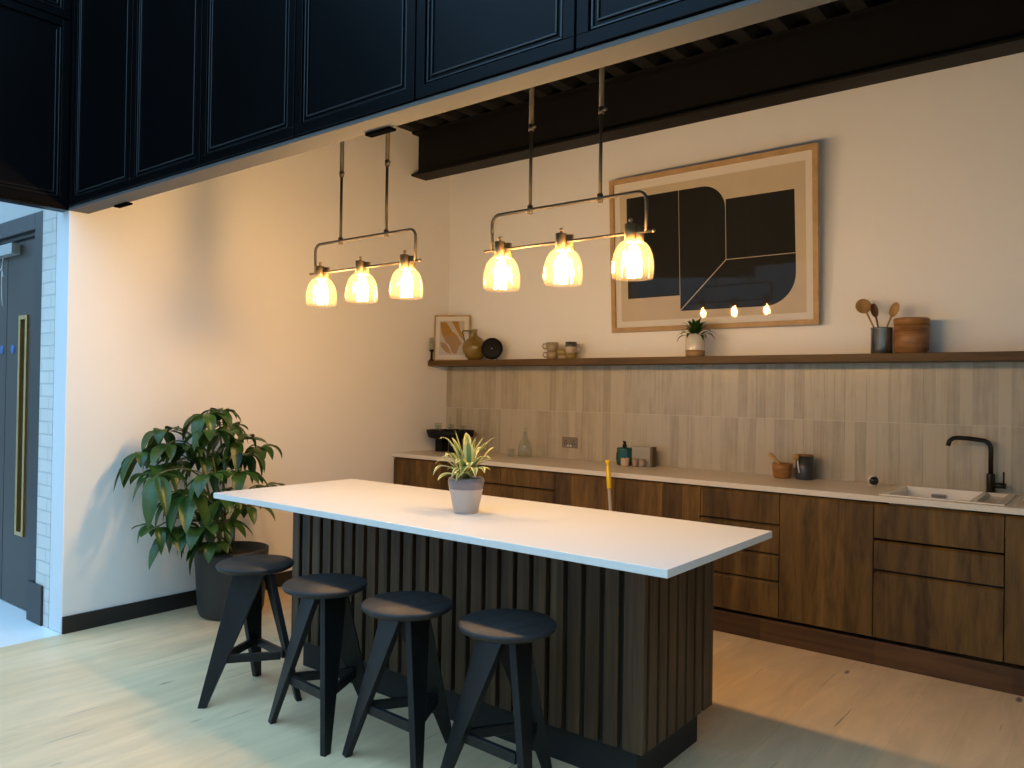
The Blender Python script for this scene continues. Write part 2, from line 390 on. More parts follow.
# double door
d = bpy.data.objects.new('door_1', None); COL.objects.link(d); d.location = (-1.04, YL + .05, 0); d['kind'] = 'structure'
bb = MB()
bb.box(.56, .68, -.05, .12, 0, 2.47); bb.box(-1.28, -1.16, -.05, .12, 0, 2.47); bb.box(-1.16, .56, -.05, .12, 2.37, 2.47)
bb.box(.545, .56, -.02, .12, 0, 2.37); bb.box(-1.16, .56, -.02, .12, 2.345, 2.37)
bb.build('door_frame', M['doorframe'], d, bevel=.003)
b2 = MB(); b2.box(.585, .795, -.064, -.0505, 0, .235); b2.build('jamb_block', M['doorframe'], d, bevel=.003)
def door_leaf(x0, x1, hx0, hx1):
    lf = MB(); lf.box(x0, hx0, 0, .045, .008, 2.335); lf.box(hx1, x1, 0, .045, .008, 2.335)
    lf.box(hx0, hx1, 0, .045, .008, .46); lf.box(hx0, hx1, 0, .045, 1.86, 2.335)
    leaf = lf.build('door_leaf', M['door'], d, recalc=True)
    fr = MB(); t = .026
    fr.box(hx0, hx0 + t, -.012, .05, .46, 1.86); fr.box(hx1 - t, hx1, -.012, .05, .46, 1.86)
    fr.box(hx0 + t, hx1 - t, -.012, .05, .46, .46 + t); fr.box(hx0 + t, hx1 - t, -.012, .05, 1.86 - t, 1.86)
    fr.build('vision_panel_frame', M['brass'], leaf, bevel=.002)
    g = MB(); g.box(hx0 + t, hx1 - t, .018, .026, .46 + t, 1.86 - t); g.build('vision_panel_glass', simple('dark_glass', (.03, .028, .025), .08), leaf)
    return leaf
lr = door_leaf(.004, .542, .225, .355)
ll = door_leaf(-1.155, -.004, -.36, -.23)
for lf, x in ((lr, .115), (ll, -.07)):
    sg = MB(); sg.lathe([(.0005, 0), (.03, 0), (.03, .003), (.0005, .003)], (x, -.0005, 1.646), 20, 'y')
    sg.build('door_sign', M['blue_sign'], lf)
cl = MB(); cl.box(-.30, .21, -.055, -.001, 2.255, 2.325); cl.build('door_closer', M['grey_metal'], lr, bevel=.004)
wr = MB(); wr.tube([(.02, -.035, 2.255), (.018, -.04, 2.20), (.022, -.042, 2.1), (.025, -.042, 2.0), (.04, -.04, 1.93)], .004, 6)
wr.tube([(.02, -.035, 2.2), (-.05, -.04, 2.15), (-.14, -.04, 2.17)], .004, 6); wr.tube([(.02, -.04, 2.16), (.035, -.042, 2.12), (.05, -.042, 2.125)], .003, 6)
wr.build('door_wire', M['cable'], lr)

# profiled metal deck ceiling and steel beam along the back wall
ck = MB(); x = 0.0
prof = []
while x < 9.4:
    prof += [(x, 3.60), (x + .09, 3.60), (x + .12, 3.68), (x + .19, 3.68)]; x += .22
prof.append((9.5, 3.60))
poly = prof + [(9.5, 3.76), (0, 3.76)]
ck.prism(poly, lambda u, v: (u, YL + .09, v), lambda u, v: (u, 0, v))
struct(ck.build('ceiling', M['deck'], recalc=True))
bm_ = MB(); HB = 3.228
bm_.box(0, 9.5, -.49, -.313, HB, HB + .016); bm_.box(0, 9.5, -.408, -.396, HB + .016, 3.583); bm_.box(0, 9.5, -.49, -.313, 3.583, 3.599)
bm_.box(0, 9.5, -.30, 0, 3.52, 3.599)
struct(bm_.build('trim_beam', M['beam']))

# black panelled bulkhead above the kitchen opening
UH = 2.424
def panelled(name, joints, mp, top, rail=None):
    """joints along u; mp(u, depth, z) -> xyz"""
    t = MB()
    def bx(u0, u1, d0, d1, z0, z1):
        c = [mp(u0,d0,z0), mp(u1,d0,z0), mp(u1,d1,z0), mp(u0,d1,z0), mp(u0,d0,z1), mp(u1,d0,z1), mp(u1,d1,z1), mp(u0,d1,z1)]
        t.hexa(c)
    bx(joints[0], joints[-1], 0, .085, UH + .012, top)
    root = struct(t.build(name, M['black_panel']))
    levels = [(UH + .012, rail, ), (rail, top)] if rail else [(UH + .012, top)]
    for a, c in zip(joints[:-1], joints[1:]):
        t = MB(); g = .004
        for z0, z1 in levels:
            e = .045; t.mi = 0
            bx(a + g, c - g, -.012, 0, z0 + g, z0 + e); bx(a + g, a + e, -.012, 0, z0 + e, z1 - g); bx(c - e, c - g, -.012, 0, z0 + e, z1 - g)
            bx(a + e, c - e, -.012, 0, z1 - e, z1 - g)
            t.mi = 1
            for k, (o_, w_) in enumerate(((.006, .007), (.026, .006))):
                q = e + o_
                bx(a + q, c - q, -.007, 0, z0 + q, z0 + q + w_); bx(a + q, a + q + w_, -.007, 0, z0 + q + w_, z1 - q)
                bx(c - q - w_, c - q, -.007, 0, z0 + q + w_, z1 - q)
        t.build('panel', [M['black_panel'], M['black_bead']], root, bevel=.0015, seg=1)
    return root
P1 = panelled('wall_bulkhead', [.045, .743, 1.408, 2.113, 2.802, 3.472, 4.15, 4.83, 5.5, 6.2, 6.9, 7.6, 8.3, 9.0], lambda u, dd, z: (u, YL + dd, z), 5.2)
P2 = panelled('wall_bulkhead_left', [-6.6, -5.9, -5.2, -4.53, -3.86, YL - .012], lambda u, dd, z: (.0 - dd, u, z), 5.2, 3.50)
struct(box('trim_corner', M['black_panel'], -.085, .045, YL - .012, YL + .085, UH + .012, 5.2, bevel=.01))
sf = MB(); sf.box(0.0, 9.0, YL - .004, YL + .105, UH - .004, UH + .0115); struct(sf.build('trim_soffit', M['soffit'], bevel=.0015))
sf = MB(); sf.box(-.09, -.001, -6.6, YL - .001, UH - .004, UH + .0115); struct(sf.build('trim_soffit_left', M['black_panel'], bevel=.0015))
for k, (x0, x1) in enumerate(((.35, .50), (2.43, 2.57))):
    br = MB(); br.box(x0, x1, YL + .088, YL + .122, UH - .014, UH - .0045); struct(br.build('trim_bracket', M['matt_black'], bevel=.001))

# ------------------------------------------------------------------ splashback tiles
t = MB(); rt = random.Random(5)
t.mi = 1; t.box(.0005, 9.4, -.0106, -.0005, .9, 1.6295); t.mi = 0
i = 0
while i * TW < 7.4:
    for z0, z1 in ((.9005, 1.2688), (1.2720, 1.6290)):
        x0 = i * TW + .0005; x1 = (i+1) * TW - .0005
        a, c, e = rt.uniform(-.0009, .0009), rt.uniform(-.0008, .0008), rt.uniform(-.0006, .0006)
        x0 = max(x0, .001)
        y = -.0118
        t.hexa([(x0, y+a, z0), (x1, y+c, z0), (x1, -.006, z0), (x0, -.006, z0), (x0, y+a+e, z1), (x1, y+c+e, z1), (x1, -.006, z1), (x0, -.006, z1)])
    i += 1
sb = t.build('trim_splashback', [M['tile'], M['grout']]); struct(sb)

# ------------------------------------------------------------------ base cabinets
DC = .652; ZT, ZB = .9, .869
bounds = [.0, .60, 1.149, 1.641, 2.124, 2.724, 3.209, 3.710, 4.303, 4.90, 5.5]
kinds = ['door', 'drawers2', 'drawers2', 'door', 'door', 'drawers4', 'door', 'drawers3', 'door', 'door']
labels = ['dark walnut base cabinet at the far left end against the white side wall',
          'dark walnut drawer cabinet behind the variegated plant, second from the side wall',
          'dark walnut drawer cabinet right of the variegated plant, third from the side wall',
          'dark walnut door cabinet left of the yellow-tipped mop handle',
          'dark walnut door cabinet just right of the yellow-tipped mop handle',
          'dark walnut cabinet with four drawers above the right end of the island top',
          'dark walnut single-door cabinet below the mortar and dark canister',
          'dark walnut cabinet with two shallow drawers and a deep one under the sink',
          'dark walnut door cabinet at the right edge of the photo beyond the tap', None]
for k, kd in enumerate(kinds):
    if labels[k] is None: continue
    x0, x1 = bounds[k], bounds[k+1]
    if k == 0: x0 = .016
    ct = thing('base_cabinet', labels[k], 'cabinet', ((x0 + x1)/2, -.33, .15), 0, 'walnut base cabinets under the counter')
    h = (x1 - x0)/2
    zc = ZB - .0005 if kd != 'drawers3' else .66
    cb_ = MB()
    cb_.box(-h + .001, h - .001, -DC + .33 + .024, .31, 0, zc - .15)
    cb_.build('carcass', M['dark_gap'], ct)
    def front(nm, z0, z1):
        f = MB(); g = .0022
        ya, yb = -DC + .33, -DC + .33 + .021
        # slab with a chamfered finger-pull top edge
        f.prism([(ya, z0), (yb, z0), (yb, z1), (ya + .014, z1), (ya, z1 - .012)], lambda u, v: (-h + g, u, v - .15), lambda u, v: (h - g, u, v - .15))
        return f.build(nm, M['cab'], ct, bevel=.001, seg=1)
    if kd == 'door': front('door', .150, ZB - .010)
    elif kd == 'drawers4':
        for a, c in ((.150, .352), (.362, .506), (.516, .676), (.686, ZB - .010)): front('drawer', a, c)
    elif kd == 'drawers3':
        for a, c in ((.150, .500), (.512, .664), (.676, ZB - .010)): front('drawer', a, c)
    else:
        for a, c in ((.150, .44), (.45, .730), (.742, ZB - .010)): front('drawer', a, c)
pl = MB(); pl.box(.016, 4.9, -.638, -.62, 0, .126)
pl.build('cabinet_plinth', M['plinthw'], bevel=.0015); tag(bpy.data.objects['cabinet_plinth'], 'long dark walnut plinth board along the floor under the cabinets', 'plinth')

# counter worktop with a cut-out for the sink
SX0, SX1, SY0, SY1 = 3.745, 4.275, -.585, -.085
wt = MB()
wt.box(.001, SX0, -DC - .004, -.0125, ZB, ZT); wt.box(SX1, 4.9, -DC - .004, -.0125, ZB, ZT)
wt.box(SX0, SX1, -DC - .004, SY0, ZB, ZT); wt.box(SX0, SX1, SY1, -.0125, ZB, ZT)
for gx in range(5): pass
wto = wt.build('counter_worktop', M['counter']); tag(wto, 'long pale stone counter worktop along the tiled back wall', 'worktop')
gr = MB()
for k in range(4): gr.box(4.33 + k*.045, 4.342 + k*.045, -.55, -.14, ZT - .0002, ZT + .0012)
gr.build('drainer_ridge', M['ceramic'], wto)

# sink
sk = thing('sink', 'cream ceramic inset sink with a half-width drainer on the right', 'sink', ((SX0+SX1)/2, (SY0+SY1)/2, ZT))
sx, sy = (SX1-SX0)/2, (SY1-SY0)/2
s_ = MB()
rx, ry, zt = sx + .022, sy + .022, .006
div = .145
def ringed(x0, x1, y0, y1, ins, zb):
    """a basin: rim quad ring down to an inset floor"""
    top = [s_.v((x0,y0,zt)), s_.v((x1,y0,zt)), s_.v((x1,y1,zt)), s_.v((x0,y1,zt))]
    bot = [s_.v((x0+ins,y0+ins,zb)), s_.v((x1-ins,y0+ins,zb)), s_.v((x1-ins,y1-ins,zb)), s_.v((x0+ins,y1-ins,zb))]
    for q in range(4): s_.face([top[q], top[(q+1)%4], bot[(q+1)%4], bot[q]])
    s_.face(bot); return top
t1 = ringed(-sx + .012, div - .012, -sy + .012, sy - .012, .03, -.17)
t2 = ringed(div + .012, sx - .012, -sy + .012, sy - .012, .020, -.010)
def rim(x0, x1, y0, y1): s_.box(x0, x1, y0, y1, .0006, zt)
rim(-rx, rx, -ry, -sy + .012); rim(-rx, rx, sy - .012, ry); rim(-rx, -sx + .012, -sy + .012, sy - .012); rim(sx - .012, rx, -sy + .012, sy - .012); rim(div - .012, div + .012, -sy + .012, sy - .012)
s_.build('basin', M['ceramic'], sk, recalc=False)
ov = MB(); ov.box(-.118, -.048, sy - .042, sy - .031, -.062, -.022); ov.build('overflow', M['steel'], sk, bevel=.004)
ov = MB(); ov.lathe([(.0005, .004), (.04, .004), (.045, 0)], (-.06, 0, -.1695), 20); ov.build('drain', M['steel'], sk)
# tap
tp = thing('kitchen_tap', 'matt black swan-neck mixer tap standing behind the sink', 'tap', (4.173, -.055, ZT))
a = MB(); a.lathe([(.0005, .0005), (.026, .0005), (.026, .008), (.021, .012), (.021, .105), (.019, .108), (.0005, .108)], n=20); a.build('tap_body', M['black_tap'], tp)
sp_ = [(0,0,.105), (0,0,.24), (-.004,-.002,.262), (-.014,-.006,.280), (-.03,-.013,.290), (-.10,-.04,.299), (-.155,-.062,.302), (-.178,-.07,.297), (-.193,-.076,.282), (-.199,-.079,.255)]
a = MB(); a.tube(sp_, [.0125]*9 + [.0125], 12); a.build('spout', M['black_tap'], tp)
a = MB(); a.tube([(.015, 0, .045), (.072, -.01, .045)], .0155, 14); a.build('valve', M['black_tap'], tp)
a = MB(); a.tube([(.062, -.008, .055), (.062, -.008, .122)], .005, 8); a.build('lever', M['black_tap'], tp)

# ------------------------------------------------------------------ shelf
DS = .256; HS = 1.6306; TS = .0463; ZS = HS + TS
sh = box('wall_shelf', M['shelf'], .0005, 6.2, -DS, -.0005, HS, ZS, bevel=.002)
tag(sh, 'long dark walnut floating shelf above the tiles', 'shelf')

# ------------------------------------------------------------------ island
IX0, IX1, IY0, IY1, IH = 1.0845, 3.648, -2.908, -1.996, .881
BX0, BX1, BY0, BY1, BZ = 1.400, 3.429, -2.649, -2.055, .146
isl = thing('kitchen_island', 'island base clad in vertical smoked-oak slats', 'island', ((BX0+BX1)/2, (BY0+BY1)/2, 0))
cx, cy = (BX0+BX1)/2, (BY0+BY1)/2; hx, hy = (BX1-BX0)/2, (BY1-BY0)/2; TD = .024
b = MB(); b.box(-hx + TD, hx - TD, -hy + TD, hy - TD, BZ, IH - .0285); b.build('core', M['slat_back'], isl)
b = MB()
n = 25; p = (2*hx)/n; rs = random.Random(3)
for k in range(n + 0):
    x0 = -hx + k*p; w_ = .058
    if k == n-1: w_ = p
    b.box(x0, x0 + w_, -hy, -hy + TD + .004, BZ, IH - .0285)
    b.box(x0, x0 + w_, hy - TD - .004, hy, BZ, IH - .0285)
m_ = 7; q = (2*hy - 2*TD - .01)/m_
for k in range(m_):
    y0 = -hy + TD + .012 + k*q
    for sgn in (-1, 1):
        xa, xb = (hx - TD - .004, hx) if sgn > 0 else (-hx, -hx + TD + .004)
        b.box(xa, xb, y0 + .012, y0 + .012 + .058, BZ, IH - .0285)
b.build('slat_cladding', M['slat'], isl, bevel=.0015, seg=1)
b = MB(); b.box(-hx + .045, hx - .045, -hy + .045, hy - .045, 0, BZ); b.build('plinth', M['slat_back'], isl)
it = box('island_worktop', M['top'], IX0, IX1, IY0, IY1, IH - .028, IH, bevel=.002)
tag(it, 'long white stone worktop on the slatted island', 'worktop')

# ------------------------------------------------------------------ bar stools
def make_stool():
    st = thing('bar_stool', '', 'stool')
    s1 = MB(); R = .174
    s1.lathe([(.0005, .582), (R - .022, .582), (R - .006, .590), (R, .600), (R, .606), (R - .006, .612), (.0005, .612)], n=48)
    s1.build('seat', M['stool_seat'], st)
    for k in range(3):
        a = k * 2*PI/3 - math.radians(40); u = Vector((math.cos(a), math.sin(a), 0)); n_ = Vector((-math.sin(a), math.cos(a), 0)); Z = Vector((0, 0, 1))
        P = lambda al, pe, z_, th: tuple(u*al + n_*(pe + th) + Z*z_)
        t_ = .0125
        lg = MB(); c = []
        for z_, pe, a0, a1 in ((0, .160, .158, .194), (.5815, .052, -.066, .080)):
            c += [P(a0, pe, z_, -t_), P(a1, pe, z_, -t_), P(a1, pe, z_, t_), P(a0, pe, z_, t_)]
        lg.hexa(c); lg.build('leg', M['stool'], st, bevel=.002)
    for k in range(3):
        q0, q1 = [Vector((math.cos(w_), math.sin(w_), 0))*.166 for w_ in (k*2*PI/3 + .06, (k+1)*2*PI/3 + .06)]
        z0 = .180; dd = (q1 - q0).normalized(); A = q0 + dd*.012; B_ = q1 - dd*.022; nn = Vector((-dd.y, dd.x, 0))*.010
        sr_ = MB(); zz = Vector((0, 0, z0)); z1 = Vector((0, 0, z0 + .036))
        sr_.hexa([tuple(q_) for q_ in (A-nn+zz, B_-nn+zz, B_+nn+zz, A+nn+zz, A-nn+z1, B_-nn+z1, B_+nn+z1, A+nn+z1)])
        sr_.build('stretcher', M['stool'], st, bevel=.0015, seg=1)
    return st
st0 = make_stool()
spots = [(1.580, -2.985, 20, 'black three-legged stool nearest the potted tree, left of the island'),
         (2.128, -3.015, 82, 'black three-legged stool second from the potted tree'),
         (2.602, -3.000, 84, 'black three-legged stool third from the potted tree, with one just to its right'),
         (3.050, -2.945, 84, 'black three-legged stool farthest from the potted tree, nearest the camera')]
for k, (x, y, a, lb) in enumerate(spots):
    o = st0 if k == 0 else copy_tree(st0)
    o.location = (x, y, 0); o.rotation_euler = (0, 0, math.radians(a)); o['label'] = lb; o['group'] = 'black stools along the island'

# ------------------------------------------------------------------ pendant lights
LZ = 2.065
def make_pendant():
    pd = thing('pendant_light', '', 'pendant lamp')
    H = 3.598 - LZ
    a = MB(); a.tube([(-.435, 0, 0), (.428, 0, 0)], .0065, 10); a.sphere((-.435, 0, 0), .008, 10, 6); a.sphere((.428, 0, 0), .008, 10, 6)
    a.build('lamp_bar', M['bronze'], pd)
    pts = [(-.395, 0, .0)] + [(-.395, 0, .12)]
    for k in range(1, 6):
        t_ = k/6*PI/2; pts.append((-.355 - .04*math.cos(t_), 0, .12 + .04*math.sin(t_)))
    pts.append((-.355, 0, .16)); half = list(pts); pts = half + [(-x_, y_, z_) for x_, y_, z_ in reversed(half)]
    a = MB(); a.tube(pts, .0075, 10); a.build('hanging_loop', M['bronze'], pd)
    for sx_ in (-.18, .18):
        a = MB(); a.tube([(sx_, 0, .16), (sx_, 0, .52)], .0075, 10); a.tube([(sx_, 0, .52), (sx_, 0, H)], .0112, 10)
        a.tube([(sx_, 0, .143), (sx_, 0, .178)], .0125, 12)
        rod = a.build('rod', M['bronze'], pd)
        a = MB(); a.tube([(sx_, 0, .52), (sx_ + .022, -.012, .52)], .004, 8); a.sphere((sx_ + .027, -.014, .52), .0095, 10, 6); a.tube([(sx_, 0, .508), (sx_, 0, .535)], .0125, 12)
        a.build('thumb_screw', M['bronze'], rod)
        a = MB(); a.lathe([(.0005, H - .03), (.045, H - .03), (.05, H), (.0005, H)], (sx_, 0, 0), 20); a.build('ceiling_rose', M['bronze'], pd)
    for cx_ in (-.335, 0, .335):
        a = MB(); a.tube([(cx_ - .006, -.010, -.040), (cx_ - .006, -.010, .034)], .0235, 18); a.tube([(cx_ + .024, .012, -.040), (cx_ + .024, .012, .028)], .0175, 14)
        a.tube([(cx_ - .004, -.010, .034), (cx_ - .004, -.010, .046)], .006, 10); a.sphere((cx_ - .004, -.010, .050), .009, 10, 6)
        a.build('socket', M['socket'], pd)
        c0 = (cx_ + .004, -.004, 0)
        prof = [(.024, -.026), (.040, -.032), (.057, -.046), (.070, -.066), (.079, -.092), (.084, -.120), (.085, -.148), (.083, -.168), (.080, -.183)]
        prof += [(r_ - .0025, z_) for r_, z_ in reversed(prof)]
        a = MB(); a.lathe(prof, c0, 64, wob=lambda an, z_: 1 + .012*math.cos(16*an))
        shd = a.build('lamp_shade', M['shade'], pd)
        a = MB()
        bp_ = [(.0005, -.150), (.016, -.147), (.028, -.137), (.034, -.120), (.033, -.103), (.024, -.083), (.015, -.068), (.013, -.046)]
        a.lathe(bp_, c0, 24)
        a.build('bulb', M['bulb'], shd)
    return pd
pd0 = make_pendant()
for k, (x, lb) in enumerate(((1.590, 'bronze three-light pendant over the left half of the island'), (2.874, 'bronze three-light pendant in front of the large artwork'))):
    o = pd0 if k == 0 else copy_tree(pd0)
    o.location = (x, -2.38, LZ); o['label'] = lb; o['group'] = 'three-light pendants over the island'

# ------------------------------------------------------------------ pictures
def framed(name, label, W, H, mem, dep, inner, loc, rot, frame_mat):
    """local: x across, z up, front towards -y; origin bottom centre"""
    pc = thing(name, label, 'picture', loc); pc.rotation_euler = rot
    a = MB()
    a.box(-W/2, W/2, 0, dep, 0, mem); a.box(-W/2, W/2, 0, dep, H - mem, H)
    a.box(-W/2, -W/2 + mem, 0, dep, mem, H - mem); a.box(W/2 - mem, W/2, 0, dep, mem, H - mem)
    a.build('frame', frame_mat, pc, bevel=.0015, seg=1)
    bk = dep*.55
    a = MB(); a.box(-W/2 + mem, W/2 - mem, bk, dep - .002, mem, H - mem); a.build('mat_board', M['mat_board'], pc)
    for nm, polys, mt, lift in inner:
        a = MB()
        for pg in polys:
            a.prism(pg, lambda u, v: (u, bk, v), lambda u, v: (u, bk - lift, v))
        a.build(nm, mt, pc)
    a = MB(); a.box(-W/2 + mem, W/2 - mem, bk - .008, bk - .006, mem, H - mem); a.build('glazing', M['glazing'], pc)
    return pc
PW, PH = 1.530, 1.134; pxc, pz0 = 2.4615, 1.873
def T(pts): return [((x - pxc)*.995, (z - pz0)*.981) for x, z in pts]
def arc(cx_, cz_, r_, a0, a1, n=10): return [(cx_ + r_*math.cos(math.radians(a0 + (a1-a0)*k/n)), cz_ + r_*math.sin(math.radians(a0 + (a1-a0)*k/n))) for k in range(n+1)]
tan = [T([(1.773, 1.955), (3.148, 1.955), (3.148, 2.935), (1.773, 2.935)])]
blk = [T([(1.832, 2.124), (2.2565, 2.124), (2.2565, 2.877), (1.832, 2.877)]),
       T([(2.2605, 2.020), (2.606, 2.350), (2.606, 2.70)] + arc(2.436, 2.706, .170, 0, 90) + [(2.2605, 2.876)]),
       T([(2.610, 2.350), (3.082, 2.350), (3.078, 2.763), (2.610, 2.763)]),
       T([(2.2605, 2.011), (2.86, 2.010)] + arc(2.872, 2.220, .211, -90, 0) + [(3.083, 2.346), (2.610, 2.346)])]
framed('large_artwork', 'large oak-framed abstract print of black shapes on tan above the shelf', PW, PH, .034, .035,
       [('print', tan, M['print_tan'], .001), ('black_shapes', blk, M['print_black'], .0018)], (pxc + .012, -.050, pz0 + .002), (math.radians(3.5), 0, math.radians(-1.3)), M['oakframe'])
def S(pts, W=.325, H=.400): return [((x - 140)/370*W - W/2, (615 - y)/480*H) for x, y in pts]
org = [S([(200,210),(262,210),(300,262),(330,310),(372,342),(400,390),(430,432),(402,462),(372,545),(330,530),(300,450),(262,418),(218,330)]),
       S([(205,415),(260,430),(295,480),(322,545),(265,522),(215,465)]), S([(318,200),(390,200),(402,270),(425,330),(440,395),(405,352),(355,262)])]
framed('small_print', 'small framed print of ochre shapes leaning at the left end of the shelf', .325, .400, .012, .016,
       [('print', [S([(195,195),(450,195),(450,550),(195,550)])], M['print_sand'], .001), ('ochre_shapes', org, M['print_orange'], .0018)],
       (.158, -.130, ZS + .0008), (math.radians(-3), 0, math.radians(25)), M['oakframe'])

# ------------------------------------------------------------------ things on the shelf
def lathe_thing(name, label, cat, loc, prof, mat, part='body', n=32, group=None):
    t_ = thing(name, label, cat, loc, 0, group); a = MB(); a.lathe(prof, n=n); a.build(part, mat, t_); return t_
cs = thing('candle_holder', 'slim glass candle holder at the very left tip of the shelf', 'candle holder', (.0255, -.234, ZS))
a = MB(); a.lathe([(.0005, 0), (.024, 0), (.024, .006), (.010, .012), (.009, .075), (.02, .085), (.022, .095), (.0005, .095)], n=20); a.build('stem', M['black_plate'], cs)
a = MB(); a.lathe([(.0005, .096), (.022, .096), (.023, .20), (.021, .20), (.020, .10), (.0005, .10)], n=20); a.build('glass_cup', M['glass'], cs)
a = MB(); a.lathe([(.0005, .1005), (.013, .1005), (.013, .16), (.0005, .16)], n=16); a.build('candle', M['white_plastic'], cs)

vs = thing('handled_vase', 'olive ceramic vase with a square loop handle beside the small print', 'vase', (.447, -.150, ZS))
a = MB(); a.lathe([(.0005, 0), (.05, 0), (.075, .03), (.098, .075), (.104, .11), (.095, .145), (.065, .180), (.03, .205), (.019, .22), (.0175, .25), (.022, .262), (.016, .262), (.012, .22), (.0005, .215)], n=36); a.build('body', M['olive'], vs)
a = MB(); a.tube([(-.012, 0, .252), (-.135, -.0, .256), (-.143, 0, .245), (-.118, 0, .17), (-.088, 0, .13)], .0065, 8); a.build('handle', M['olive'], vs)
dk = thing('round_plate', 'round black stoneware plate standing on edge beside the olive vase', 'plate', (.652, -.170, ZS)); dk.rotation_euler = (math.radians(-6), 0, math.radians(32))
a = MB(); a.lathe([(.0005, .001), (.070, .001), (.090, -.006), (.0905, -.010), (.070, -.009), (.0005, -.009)], (0, -.02, .0942), 40, 'y'); a.build('plate_disc', M['black_plate'], dk)
a = MB(); a.sphere((0, -.022, .0942), .005, 10, 6); a.build('centre_dot', M['steel'], dk)
a = MB(); a.tube([(-.05, .055, .006), (-.04, -.012, .012), (-.04, -.045, .006)], .004, 6); a.tube([(.05, .055, .006), (.04, -.012, .012), (.04, -.045, .006)], .004, 6); a.build('plate_stand', M['black_tap'], dk)

def mug(label, loc, r, h, mat, hang, group='mugs on the shelf', handle=True, inner=None):
    t_ = thing('mug', label, 'mug', loc, hang, group)
    a = MB(); a.lathe([(.0005, 0), (r*.72, 0), (r*.9, h*.12), (r, h*.5), (r*.98, h), (r*.90, h), (r*.9, h*.5), (r*.7, h*.12), (.0005, h*.1)], n=28); a.build('body', mat, t_)
    if handle:
        a = MB(); a.tube([(r*.93, 0, h*.82), (r*1.45, 0, h*.80), (r*1.62, 0, h*.55), (r*1.4, 0, h*.3), (r*.93, 0, h*.25)], .005, 8); a.build('handle', mat, t_)
    return t_
mug('beige stoneware mug at the bottom of the left mug stack', (1.232, -.13, ZS), .045, .064, M['mug_beige'], math.radians(215))
mug('beige stoneware mug on top of the left mug stack', (1.232, -.13, ZS + .0645), .048, .068, M['mug_beige'], math.radians(218))
mug('low pale cup on the shelf between the two mug stacks', (1.325, -.12, ZS + .0), .040, .030, M['mug_pale'], 0, handle=False)
mug('mustard cup resting on the low pale cup in the middle', (1.325, -.12, ZS + .0305), .046, .046, M['mug_olive'], 0, handle=False)
mug('low mustard bowl under the dark-rimmed mug', (1.408, -.13, ZS), .044, .038, M['mug_olive'], 0, handle=False)
dm = mug('pale mug with a dark green rim on top of the right mug stack', (1.408, -.13, ZS + .0385), .044, .092, M['mug_pale'], math.radians(35))
a = MB(); a.lathe([(.0438, .055), (.0450, .060), (.0445, .0935), (.0395, .0935), (.0395, .060)], n=28); a.build('dark_rim', M['mug_dark'], dm)

def strap_leaf(mbs, base, az, elev, length, width, droop, nseg=7, cream=False, fold=.25):
    """a strap leaf that rises then arches over"""
    base = Vector(base); d_ = Vector((math.cos(az), math.sin(az), 0)); side = Vector((-math.sin(az), math.cos(az), 0))
    pos = base.copy(); rows = []
    for k in range(nseg + 1):
        t_ = k/nseg; e = elev - droop*t_*t_*1.3
        w_ = width*(.45 + 1.0*math.sin(PI*min(1, t_*.80 + .08)))*(1 - t_**5)*.72 + .0006
        up = Vector((0,0,1))*math.cos(e) - d_*math.sin(e)
        row = []
        for u in (-1, -.62, 0, .62, 1): row.append(mbs.v(pos + side*(u*w_/2) + up*(abs(u)*fold*w_/2)))
        rows.append(row)
        pos = pos + (d_*math.cos(e) + Vector((0,0,1))*math.sin(e))*(length/nseg)
    for k in range(nseg):
        for c in range(4):
            mbs.mi = (1 if c in (0, 3) else 0) if cream else 0
            f = mbs.face([rows[k][c], rows[k][c+1], rows[k+1][c+1], rows[k+1][c]])
            if f: f.smooth = True
sp1 = thing('potted_plant', 'small green plant in a white and tan pot on the shelf', 'plant', (2.460, -.186, ZS))
a = MB(); a.lathe([(.0005, 0), (.064, 0), (.066, .044), (.0005, .044)], n=36); a.build('pot_base', M['tan_pot'], sp1)
a = MB(); a.lathe([(.066, .0445), (.0665, .15), (.064, .154), (.059, .152), (.058, .0445)], n=36); pt_ = a.build('pot', M['white_pot'], sp1)
a = MB(); a.lathe([(.0005, .135), (.0585, .135), (.0585, .125), (.0005, .125)], n=24); a.build('soil', M['soil'], sp1)
a = MB(); r5 = random.Random(8)
for k in range(40):
    az = k*2.399; ring = k/40
    strap_leaf(a, (.012*math.cos(az), .012*math.sin(az), .135 + .035*(1-ring)), az, math.radians(86 - 72*ring + r5.uniform(-6, 6)), .105 + .035*ring + r5.uniform(-.012, .012), .027, math.radians(45 + 55*ring), 6)
a.build('foliage', M['leaf_small'], sp1, recalc=False)

